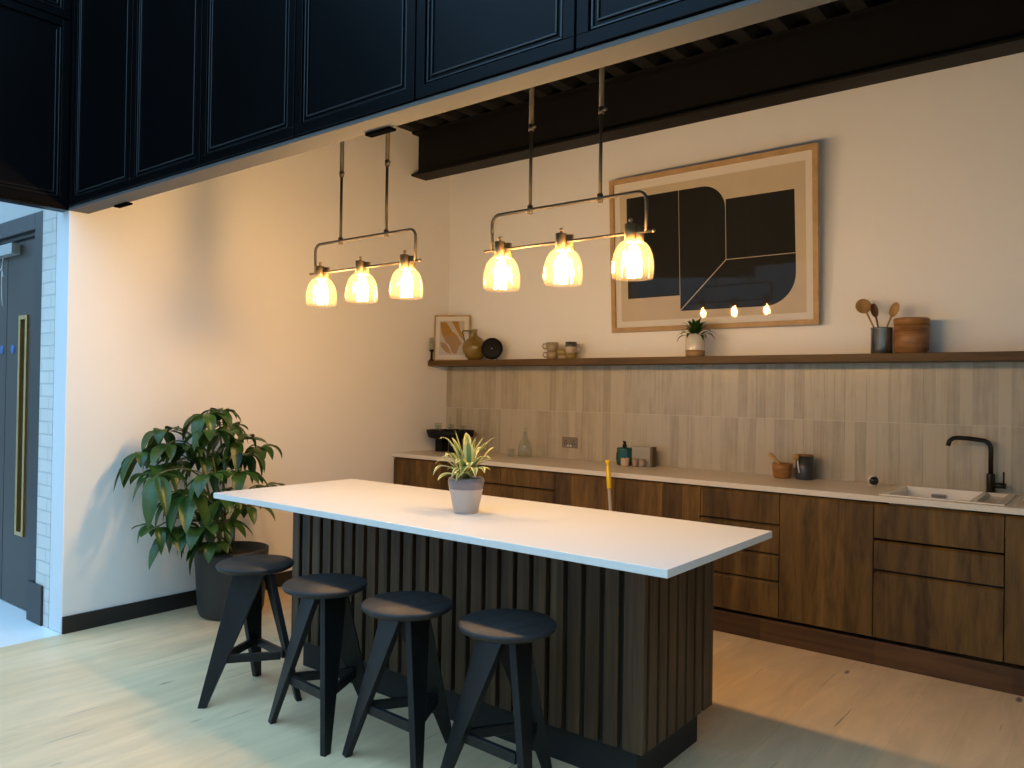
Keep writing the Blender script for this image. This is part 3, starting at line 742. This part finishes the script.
ck_ = thing('utensil_crock', 'dark pewter crock on the shelf holding the wooden spoons', 'crock', (3.620, -.13, ZS))
a = MB(); a.lathe([(.0005, 0), (.057, 0), (.059, .004), (.0585, .148), (.061, .152), (.060, .158), (.055, .158), (.054, .01), (.0005, .01)], n=40); a.build('body', M['pewter'], ck_)
def spoon(label, base, tip, rw, rl, mat, yaw, grp='wooden spoons in the crock'):
    base = Vector(base); tip = Vector(tip); d_ = (tip - base); ln = d_.length; d_.normalize()
    t_ = thing('wooden_spoon', label, 'spoon', base, 0, grp)
    a = MB(); a.tube([(0,0,0), tuple(d_*ln*.5), tuple(d_*(ln - rl*1.7))], [.0045, .005, .006], 8); a.build('handle', mat, t_)
    n_ = Vector((math.sin(yaw), -math.cos(yaw), 0)); n_ = (n_ - d_*n_.dot(d_)).normalized(); s2 = d_.cross(n_).normalized()
    a = MB(); C = d_*(ln - rl); G = 8
    for sg in (0, 1):
        rows = []
        for i_ in range(G + 1):
            rr = i_/G; row = []
            for j_ in range(20):
                an = 2*PI*j_/20
                u, v_ = rr*rw*math.cos(an), rr*rl*math.sin(an)
                dep_ = -.010*(1 - rr*rr) - (.0045 if sg else 0)
                row.append(a.v(C + s2*u + d_*v_ + n_*dep_))
            rows.append(row)
        for i_ in range(G):
            for j_ in range(20):
                f = a.face([rows[i_][j_], rows[i_][(j_+1)%20], rows[i_+1][(j_+1)%20], rows[i_+1][j_]])
                if f: f.smooth = True
        if sg == 0: outer0 = rows[-1]
        else:
            for j_ in range(20): a.face([outer0[j_], outer0[(j_+1)%20], rows[-1][(j_+1)%20], rows[-1][j_]])
    bmesh.ops.remove_doubles(a.bm, verts=a.bm.verts, dist=1e-5)
    a.build('spoon_bowl', mat, t_)
spoon('large round pale wooden spoon leaning left in the crock', (3.640, -.112, ZS + .012), (3.500, -.138, ZS + .333), .046, .045, M['spoonwood'], .6)
spoon('dark wooden spoon in the middle of the crock', (3.632, -.135, ZS + .012), (3.578, -.158, ZS + .302), .025, .042, M['spoondark'], .9)
spoon('narrow wooden spoon leaning right in the crock', (3.598, -.150, ZS + .012), (3.706, -.150, ZS + .302), .026, .045, M['spoonwood'], .1)
cn = thing('wooden_canister', 'round banded wooden canister on the shelf right of the crock', 'canister', (3.780, -.128, ZS))
a = MB(); a.lathe([(.0005, 0), (.082, 0), (.082, .018), (.091, .022), (.093, .168), (.0005, .168)], n=44); a.build('body', M['acacia'], cn)
a = MB(); a.lathe([(.0005, .1685), (.0945, .1685), (.0955, .200), (.091, .206), (.0005, .206)], n=44); a.build('lid', M['mortarw'], cn)

# ------------------------------------------------------------------ things on the counter
ty = thing('tray_stand', 'round black tray on a black footed stand in the counter corner', 'stand', (.262, -.235, ZT))
a = MB(); a.lathe([(.0005, .120), (.170, .120), (.190, .130), (.205, .185), (.199, .186), (.186, .150), (.0005, .142)], n=48); a.build('tray', M['black_plate'], ty)
a = MB(); a.box(-.13, -.05, -.05, .03, 0, .120); a.build('foot', M['black_plate'], ty, bevel=.006)
a = MB(); a.box(.03, .11, -.05, .03, 0, .120); a.build('foot', M['black_plate'], ty, bevel=.006)
gl_spots = [(-.13, -.03, .100, .030, 0), (-.03, .02, .125, .022, 1), (.05, -.05, .095, .030, 0), (.12, .04, .085, .030, 0), (-.04, -.12, .085, .028, 0)]
glab = ['short clear glass tumbler at the left of the black tray', 'clear glass bottle with a stopper, the tallest on the black tray',
        'clear glass tumbler on the black tray right of the bottle', 'rightmost clear glass tumbler on the black tray', 'clear glass tumbler at the front of the black tray']
for k, (dx_, dy_, h_, r_, bt) in enumerate(gl_spots):
    g_ = thing('glass_tumbler' if not bt else 'glass_bottle', glab[k], 'glass' if not bt else 'bottle', (.262 + dx_*.9, -.235 + dy_*.9, ZT + .1425), 0, 'glassware on the black tray')
    a = MB()
    if bt: a.lathe([(.0005, 0), (r_, 0), (r_, .07), (.009, .10), (.009, .135), (.0005, .135)], n=20)
    else: a.lathe([(.0005, 0), (r_*.85, 0), (r_, h_), (r_ - .002, h_), (r_*.83, .006), (.0005, .006)], n=24)
    a.build('glass_body', M['glass'], g_)
    if bt: a = MB(); a.sphere((0, 0, .147), .013, 12, 8); a.build('stopper', M['glass'], g_)
cf = thing('glass_carafe', 'clear glass carafe with a stopper on the counter by the socket', 'carafe', (1.005, -.165, ZT))
a = MB(); a.lathe([(.0005, 0), (.052, 0), (.057, .012), (.056, .07), (.040, .125), (.018, .160), (.015, .205), (.013, .205), (.016, .160), (.038, .124), (.053, .07), (.054, .012), (.0005, .006)], n=32); a.build('body', M['glass'], cf)
a = MB(); a.sphere((0, 0, .222), .018, 14, 8); a.build('stopper', M['glass'], cf)
g_ = thing('glass_tumbler', 'small clear glass tumbler left of the carafe', 'glass', (.905, -.215, ZT))
a = MB(); a.lathe([(.0005, 0), (.026, 0), (.030, .065), (.028, .065), (.025, .006), (.0005, .006)], n=24); a.build('glass_body', M['glass'], g_)

sk_ = thing('wall_socket', 'brushed metal double wall socket on the tiles', 'socket', (1.333, -.0135, 1.028))
a = MB(); a.box(-.073, .073, -.006, .0, -.042, .042); a.build('face_plate', simple('aged_brass_plate', (.26, .20, .14), .4, .6), sk_, bevel=.003)
for sx_ in (-.038, .038):
    a = MB()
    for hx_, hz_ in ((0, .012), (-.011, -.008), (.011, -.008)): a.box(sx_ + hx_ - .003, sx_ + hx_ + .003, -.0068, -.0058, hz_ - .005, hz_ + .005)
    a.build('socket_holes', M['black_plastic'], sk_)
for sx_ in (-.012, .012):
    a = MB(); a.box(sx_ - .008, sx_ + .008, -.0095, -.006, -.034, -.018); a.build('switch', M['white_plastic'], sk_, bevel=.001)

tb = thing('soap_dispenser', 'teal glass soap bottle with a black pump on the counter', 'soap bottle', (1.897, -.14, ZT))
a = MB(); a.lathe([(.0005, 0), (.052, 0), (.058, .01), (.063, .045), (.060, .085), (.055, .105), (.058, .120), (.050, .128), (.02, .130), (.0005, .130)], n=36); a.build('bottle', M['teal_glass'], tb)
a = MB(); a.lathe([(.0005, .1305), (.017, .1305), (.017, .148), (.011, .150), (.011, .172), (.0005, .172)], n=20); a.tube([(0, 0, .168), (-.012, -.004, .170)], .006, 8); a.build('pump', M['black_plastic'], tb)
bx_ = thing('note_box', 'upright pale grey box with brown sides behind the small cups', 'box', (2.035, -.115, ZT))
a = MB(); a.box(-.078, .072, -.030, .03, 0, .140); a.build('box_body', M['card'], bx_, bevel=.004)
a = MB(); a.box(.0725, .090, -.032, .032, 0, .142); a.build('side_panel', simple('olive_brown_card', (.11, .075, .035), .6), bx_, bevel=.002)
for nm, lb, x_, y_, r_, h_, mt in (('cup', 'small blush-pink cup in front of the teal bottle', 1.945, -.215, .031, .058, M['pink_cup']),
                                   ('cup', 'small taupe cup beside the blush-pink cup', 2.012, -.190, .023, .058, M['taupe']),
                                   ('cup', 'small taupe cup at the right end of the small cups', 2.064, -.185, .024, .056, M['taupe'])):
    c_ = thing(nm, lb, 'cup', (x_, y_, ZT), 0, 'small cups before the grey box')
    a = MB(); a.lathe([(.0005, 0), (r_*.9, 0), (r_, .01), (r_, h_), (r_ - .003, h_), (r_ - .004, .01), (.0005, .008)], n=24); a.build('cup_body', mt, c_)

mo = thing('mortar', 'olive-wood mortar on the counter left of the slate canister', 'mortar', (3.048, -.150, ZT))
a = MB(); a.lathe([(.0005, 0), (.047, 0), (.053, .012), (.060, .06), (.061, .094), (.054, .094), (.050, .05), (.03, .02), (.0005, .018)], n=32); a.build('bowl', M['mortarw'], mo)
pe = thing('pestle', 'wooden pestle leaning out of the olive-wood mortar', 'pestle', (3.048, -.150, ZT + .03))
a = MB(); a.tube([(.015, -.002, -.003), (0, 0, .03), (-.035, -.002, .076), (-.072, -.004, .112), (-.083, -.005, .121)], [.015, .012, .010, .014, .008], 12); a.build('pestle_shaft', M['spoonwood'], pe)
cn2 = thing('slate_canister', 'dark slate canister on the counter right of the mortar', 'canister', (3.180, -.128, ZT))
a = MB(); a.lathe([(.0005, 0), (.051, 0), (.054, .004), (.054, .146), (.0005, .146)], n=36); a.build('body', M['slate'], cn2)
a = MB(); a.lathe([(.0005, .1465), (.052, .1465), (.052, .156), (.0005, .156)], n=36); a.build('lid', M['mortarw'], cn2)
a = MB(); a.tube([(-.025, -.055, .13), (-.022, -.060, .10), (-.012, -.060, .045)], [.004, .005, .006], 8); a.build('scoop_handle', M['white_plastic'], cn2)
a = MB(); a.lathe([(.0005, 0), (.016, 0), (.016, .035), (.0005, .035)], (-.030, -.066, .125), 14); a.build('scoop', M['spoonwood'], cn2)

gd = thing('round_timer', 'small round white gadget with a black face on the counter left of the sink', 'timer', (3.590, -.165, ZT))
a = MB(); a.lathe([(.0005, 0), (.020, 0), (.024, .006), (.0005, .008)], n=20); a.build('foot', M['white_plastic'], gd)
a = MB(); a.sphere((0, 0, .033), .031, 20, 12); a.build('shell', M['white_plastic'], gd)
a = MB(); a.sphere((.006, -.010, .030), .027, 20, 12); a.build('face', M['black_plastic'], gd)

# mop standing in the aisle behind the island
mp_ = thing('mop', 'mop with a grey pole and yellow grip standing behind the island', 'mop', (2.30, -.95, 0))
mp_.location = (2.245, -.80, 0)
top = Vector((-.140, .080, .985)); low = Vector((.0, -.02, .07))
dd_ = (top - low)
a = MB(); a.tube([tuple(low), tuple(low + dd_*.82)], .0115, 12); a.build('pole', M['aluminium'], mp_)
g0 = low + dd_*.80
a = MB(); a.tube([tuple(low + dd_*q_) for q_ in (.80, .805, .93, .945, .955, .972, .978, 1.0)], [.013, .0155, .0165, .012, .0105, .0105, .017, .0165], 14); a.build('grip', M['yellow'], mp_)
a = MB(); a.tube([(0, -.02, .045), (0, -.02, .12)], [.03, .018], 14); a.build('mop_socket', M['yellow'], mp_)
a = MB(); rr_ = random.Random(2)
for k in range(46):
    an = k*2.4; q_ = .03 + .09*rr_.random()
    a.tube([(0, -.02, .06), (q_*.6*math.cos(an), -.02 + q_*.6*math.sin(an), .045), (q_*math.cos(an), -.02 + q_*math.sin(an), .012)], .0075, 6)
a.build('mop_strands', M['mophead'], mp_)

# ------------------------------------------------------------------ variegated plant on the island
ip = thing('potted_plant', 'variegated cream and green plant in a frosted grey pot on the island', 'plant', (2.447, -2.495, IH))
a = MB(); a.lathe([(.0005, 0), (.051, 0), (.055, .004), (.068, .07), (.076, .108)], n=44); a.build('pot', M['lilac'], ip)
a = MB(); a.lathe([(.076, .108), (.0805, .13), (.081, .147), (.076, .157), (.068, .158), (.070, .146), (.070, .12), (.066, .108)], n=44); a.build('pot_rim', M['lilac_band'], ip)
a = MB(); a.lathe([(.0005, .137), (.0695, .137), (.0695, .128), (.0005, .128)], n=24); a.build('soil', M['soil'], ip)
def leaf_to(mbs, base, mid, tip, width, nseg=9, cream=True, fold=.22, cols=(-1, -.5, 0, .5, 1), facing=None):
    base, mid, tip = Vector(base), Vector(mid), Vector(tip); rows = []
    for k in range(nseg + 1):
        t_ = k/nseg
        p_ = base*(1-t_)**2 + mid*2*t_*(1-t_) + tip*t_*t_
        tg = ((mid - base)*(1-t_) + (tip - mid)*t_).normalized()
        hz = Vector((0,0,1)) if facing is None else facing
        sd = tg.cross(hz)
        if sd.length < .05: sd = tg.cross(Vector((.62,-.78,0)))
        sd.normalize(); up = sd.cross(tg)
        w_ = width*(.40 + .78*math.sin(PI*min(1, .06 + t_*.86)))*(1 - t_**6)*.85 + .0008
        rows.append([mbs.v(p_ + sd*(u*w_/2) + up*(abs(u)*fold*w_/2)) for u in cols])
    nc = len(cols) - 1
    for k in range(nseg):
        for c in range(nc):
            mbs.mi = (1 if c in (0, nc-1) else 0) if cream else 0
            f = mbs.face([rows[k][c], rows[k][c+1], rows[k+1][c+1], rows[k+1][c]])
            if f: f.smooth = True
RV = Vector((.786, .618, .015)); UV_ = Vector((0, 0, 1)); TV = Vector((.62, -.786, 0))   # right, up, towards the viewer side
def ipt(px, py, tow): # measured offsets from the pot axis, in metres (right, up, towards)
    return RV*((px - 465)/227.) + UV_*((512 - py)/227.) + TV*tow
lv = [((438,434),(434+2,431),.0), ]
a = MB()
LEAVES = [  # mid (px,py), tip (px,py), towards(mid, tip), width
    ((449,432),(438,437),.02,.05,.020), ((458,450),(453,428),.01,.02,.021), ((461,443),(469.5,435),.0,.0,.030), ((474,448),(482,436),-.01,-.02,.022),
    ((484,438),(495.5,436),.0,.02,.020), ((450,444),(445,455),.05,.09,.021), ((446,452),(434,462),.03,.04,.024), ((440,455),(433,473),.05,.07,.022),
    ((448,466),(438,477),.08,.11,.028), ((478,449),(490,457),.04,.07,.024), ((482,455),(492,459),.02,.03,.022), ((474,456),(475,474),.08,.10,.022),
    ((466,455),(461,472),.07,.11,.028), ((470,452),(468,466),.05,.09,.026), ((455,440),(447,446),-.05,-.09,.020), ((474,442),(484,450),-.06,-.10,.020),
    ((466,438),(463,432),-.03,-.05,.022), ((462,450),(456,460),.09,.13,.024), ((456,446),(449,436),.0,-.02,.02), ((478,444),(487,441),.02,.0,.018),
    ((456,462),(446,468),.03,.05,.024), ((444,448),(438,460),.0,.0,.02), ((472,440),(476,434),.02,.02,.02), ((488,446),(494,447),.0,-.02,.02), ((463,462),(456,478),.10,.12,.024), ((478,462),(490,468),.04,.06,.022), ((468,444),(466,440),.04,.05,.026), ((460,458),(452,474),.08,.12,.024), ((480,458),(484,470),.06,.10,.022)]
for (mx_, my_), (tx_, ty_), tm, tt, wd in LEAVES:
    bs = RV*rnd.uniform(-.014, .014) + UV_*.145 + TV*rnd.uniform(-.012, .016)
    md = ipt(mx_, my_, tm); tip = ipt(tx_, ty_, tt)
    leaf_to(a, bs, md*1.0 + (md - bs)*.10, tip, wd*1.75)
a.build('foliage', [M['leaf_green'], M['leaf_cream']], ip, recalc=False)

# ------------------------------------------------------------------ big floor plant
PX, PY = .338, -2.325
fp = thing('potted_tree', 'leafy umbrella tree in a charcoal planter by the white wall', 'plant', (PX, PY, 0))
a = MB(); a.lathe([(.0005, .0), (.165, .0), (.188, .012), (.198, .04), (.222, .385), (.222, .41), (.208, .412), (.203, .37), (.0005, .36)], n=48); a.build('planter', M['planter'], fp)
a = MB(); a.lathe([(.0005, .368), (.2045, .368), (.2045, .362), (.0005, .362)], n=32); a.build('soil', M['soil'], fp)
CL = [(0.35, -2.42, 1.28), (0.42, -2.567, 1.26), (0.22, -2.708, 1.153), (0.3, -2.737, 1.081), (0.2, -2.847, 1.033), (0.42, -2.862, 0.916), (0.6, -2.653, 0.92), (0.5, -2.587, 1.168), (0.35, -2.632, 1.055), (0.4, -2.343, 1.094), (0.35, -2.159, 1.038), (0.45, -2.303, 1.001), (0.5, -2.369, 0.909), (0.35, -2.109, 0.782), (0.42, -2.856, 0.619), (0.4, -2.719, 0.599), (0.45, -2.297, 0.682), (0.55, -2.637, 0.606), (0.45, -2.65, 0.684), (0.3, -2.593, 0.795), (0.4, -2.42, 0.788), (0.3, -2.362, 0.963), (0.2, -2.637, 0.961), (0.5, -2.56, 0.50), (0.25, -2.3, 1.18), (0.25, -2.64, 0.734)]
CL += [(.45, -2.48, 1.14), (.30, -2.50, 1.0), (.50, -2.72, .80), (.58, -2.55, .76), (.30, -2.75, .93), (.42, -2.42, .60)]
r7 = random.Random(21)
stems = MB(); leaves = MB()
O = Vector((PX, PY, 0))
trunks = []
for (tx_, ty_, tz_) in ((.34, -2.43, 1.22), (.30, -2.56, 1.10), (.42, -2.52, 1.0), (.34, -2.26, .98)):
    b0 = Vector((PX + (tx_ - PX)*.25 + r7.uniform(-.04, .04), PY + (ty_ - PY)*.25, .365)); e0 = Vector((tx_, ty_, tz_))
    m0 = b0.lerp(e0, .5) + Vector((r7.uniform(-.03, .03), r7.uniform(-.02, .02), .02))
    pts = [b0*(1-t_)**2 + m0*2*t_*(1-t_) + e0*t_*t_ for t_ in [k/8 for k in range(9)]]
    trunks.append(pts); stems.tube([tuple(q_ - O) for q_ in pts], [.011 - .0008*k for k in range(9)], 8)
def wallclamp(v): v.x = max(v.x, .012 + .004*r7.random()); return v
for (cx_, cy_, cz_) in CL:
    C = Vector((cx_, cy_, cz_))
    best = min((q_ for tr in trunks for q_ in tr[1:]), key=lambda q_: (q_ - C).length + max(0, q_.z - C.z + .05)*2)
    hor = (C - best); 
    m0 = best.lerp(C, .55) + Vector((0, 0, .06 + .12*hor.length))
    pts = [best*(1-t_)**2 + m0*2*t_*(1-t_) + C*t_*t_ for t_ in [k/6 for k in range(7)]]
    stems.tube([tuple(wallclamp(q_.copy()) - O) for q_ in pts], [.0045]*6 + [.003], 6)
    out = Vector((C.x - PX, C.y - PY, 0)); oa = math.atan2(out.y, out.x)
    nl = r7.choice((6, 7, 8)); off = r7.uniform(0, 6); tiltaz = r7.uniform(0, 2*PI); tilt = r7.uniform(.1, .62)
    for j in range(nl):
        az = off + j*2*PI/nl + r7.uniform(-.2, .2)
        facing = math.cos(az - oa)
        ln = r7.uniform(.145, .215)*(1 + .10*facing); wd = ln*r7.uniform(.36, .45)
        d_ = Vector((math.cos(az), math.sin(az), 0))
        tipdrop = r7.uniform(.15, 1.15)
        b1 = C + d_*.018 + Vector((0, 0, -.004))
        md = C + d_*(ln*.55) + Vector((0, 0, .012 - ln*.08))
        tip = C + d_*(ln*(.96 - .32*tipdrop)) + Vector((0, 0, -ln*(.22 + .58*tipdrop)))
        tz_ = ln*tilt*math.cos(az - tiltaz)
        md.z += tz_*.5; tip.z += tz_
        stems.tube([tuple(wallclamp(C.copy()) - O), tuple(wallclamp(b1.copy()) - O)], .002, 5)
        # one leaflet
        rows = []; NS = 9
        for k in range(NS + 1):
            t_ = k/NS
            p_ = b1*(1-t_)**2 + md*2*t_*(1-t_) + tip*t_*t_
            tg = ((md - b1)*(1-t_) + (tip - md)*t_).normalized()
            sd = tg.cross(Vector((0,0,1)))
            if sd.length < .05: sd = Vector((-d_.y, d_.x, 0))
            sd.normalize(); up = sd.cross(tg)
            w_ = wd*(math.sin(PI*t_**.82)**.8)*(1 - .0*t_) + .001
            wv = 1 + .04*math.sin(t_*19)
            row = []
            for u in (-1, -.5, 0, .5, 1):
                q_ = p_ + sd*(u*w_*wv/2) + up*(abs(u)*.14*w_)
                row.append(leaves.v(wallclamp(q_) - O))
            rows.append(row)
        for k in range(NS):
            for c in range(4):
                f = leaves.face([rows[k][c], rows[k][c+1], rows[k+1][c+1], rows[k+1][c]])
                if f: f.smooth = True
stems.build('stems', M['stem'], fp)
leaves.build('foliage', M['leaf'], fp, recalc=False)

# ------------------------------------------------------------------ daylight
wd_ = bpy.data.worlds.new('atrium_daylight'); scene.world = wd_; wd_.use_nodes = True
nt = wd_.node_tree; nt.nodes.clear()
wo = N(nt, 'ShaderNodeOutputWorld'); bg = N(nt, 'ShaderNodeBackground')
bg.inputs[0].default_value = (.33, .64, 1.0, 1)
tcw = N(nt, 'ShaderNodeTexCoord'); sw = N(nt, 'ShaderNodeSeparateXYZ'); L(nt, tcw.outputs['Generated'], sw.inputs[0])
mw = N(nt, 'ShaderNodeMapRange'); mw.inputs['From Min'].default_value = -.05; mw.inputs['From Max'].default_value = 1.0
mw.inputs['To Min'].default_value = 1.1; mw.inputs['To Max'].default_value = 4.6
L(nt, sw.outputs[2], mw.inputs['Value']); L(nt, mw.outputs[0], bg.inputs['Strength'])
L(nt, bg.outputs[0], wo.inputs[0])

# ------------------------------------------------------------------ camera
cam = bpy.data.cameras.new('camera'); co = bpy.data.objects.new('camera', cam); COL.objects.link(co)
rv = Vector((0.785789, 0.618308, 0.015425)); 
yaw, pitch, roll = .667, .0084, .0154
CAMP = (4.7585, -5.1114, 1.4287)
fw = Vector((-math.sin(yaw)*math.cos(pitch), math.cos(yaw)*math.cos(pitch), math.sin(pitch)))
r0 = Vector((math.cos(yaw), math.sin(yaw), 0)); u0 = r0.cross(fw)
r1 = r0*math.cos(roll) + u0*math.sin(roll); u1 = -r0*math.sin(roll) + u0*math.cos(roll)
co.matrix_world = Matrix(((r1.x, u1.x, -fw.x, CAMP[0]), (r1.y, u1.y, -fw.y, CAMP[1]), (r1.z, u1.z, -fw.z, CAMP[2]), (0, 0, 0, 1)))
cam.sensor_width = 36; cam.lens = 779.3*36/1024; cam.clip_start = .05
scene.camera = co

vs_ = scene.view_settings
scene.display_settings.display_device = 'sRGB'
vs_.view_transform = 'Standard'; vs_.look = 'None'; vs_.gamma = 1; vs_.use_curve_mapping = False; vs_.exposure = 0
cy_ = scene.cycles
cy_.use_denoising = True; cy_.sample_clamp_indirect = 4; cy_.max_bounces = 8; cy_.transparent_max_bounces = 16
cy_.caustics_reflective = False; cy_.caustics_refractive = False
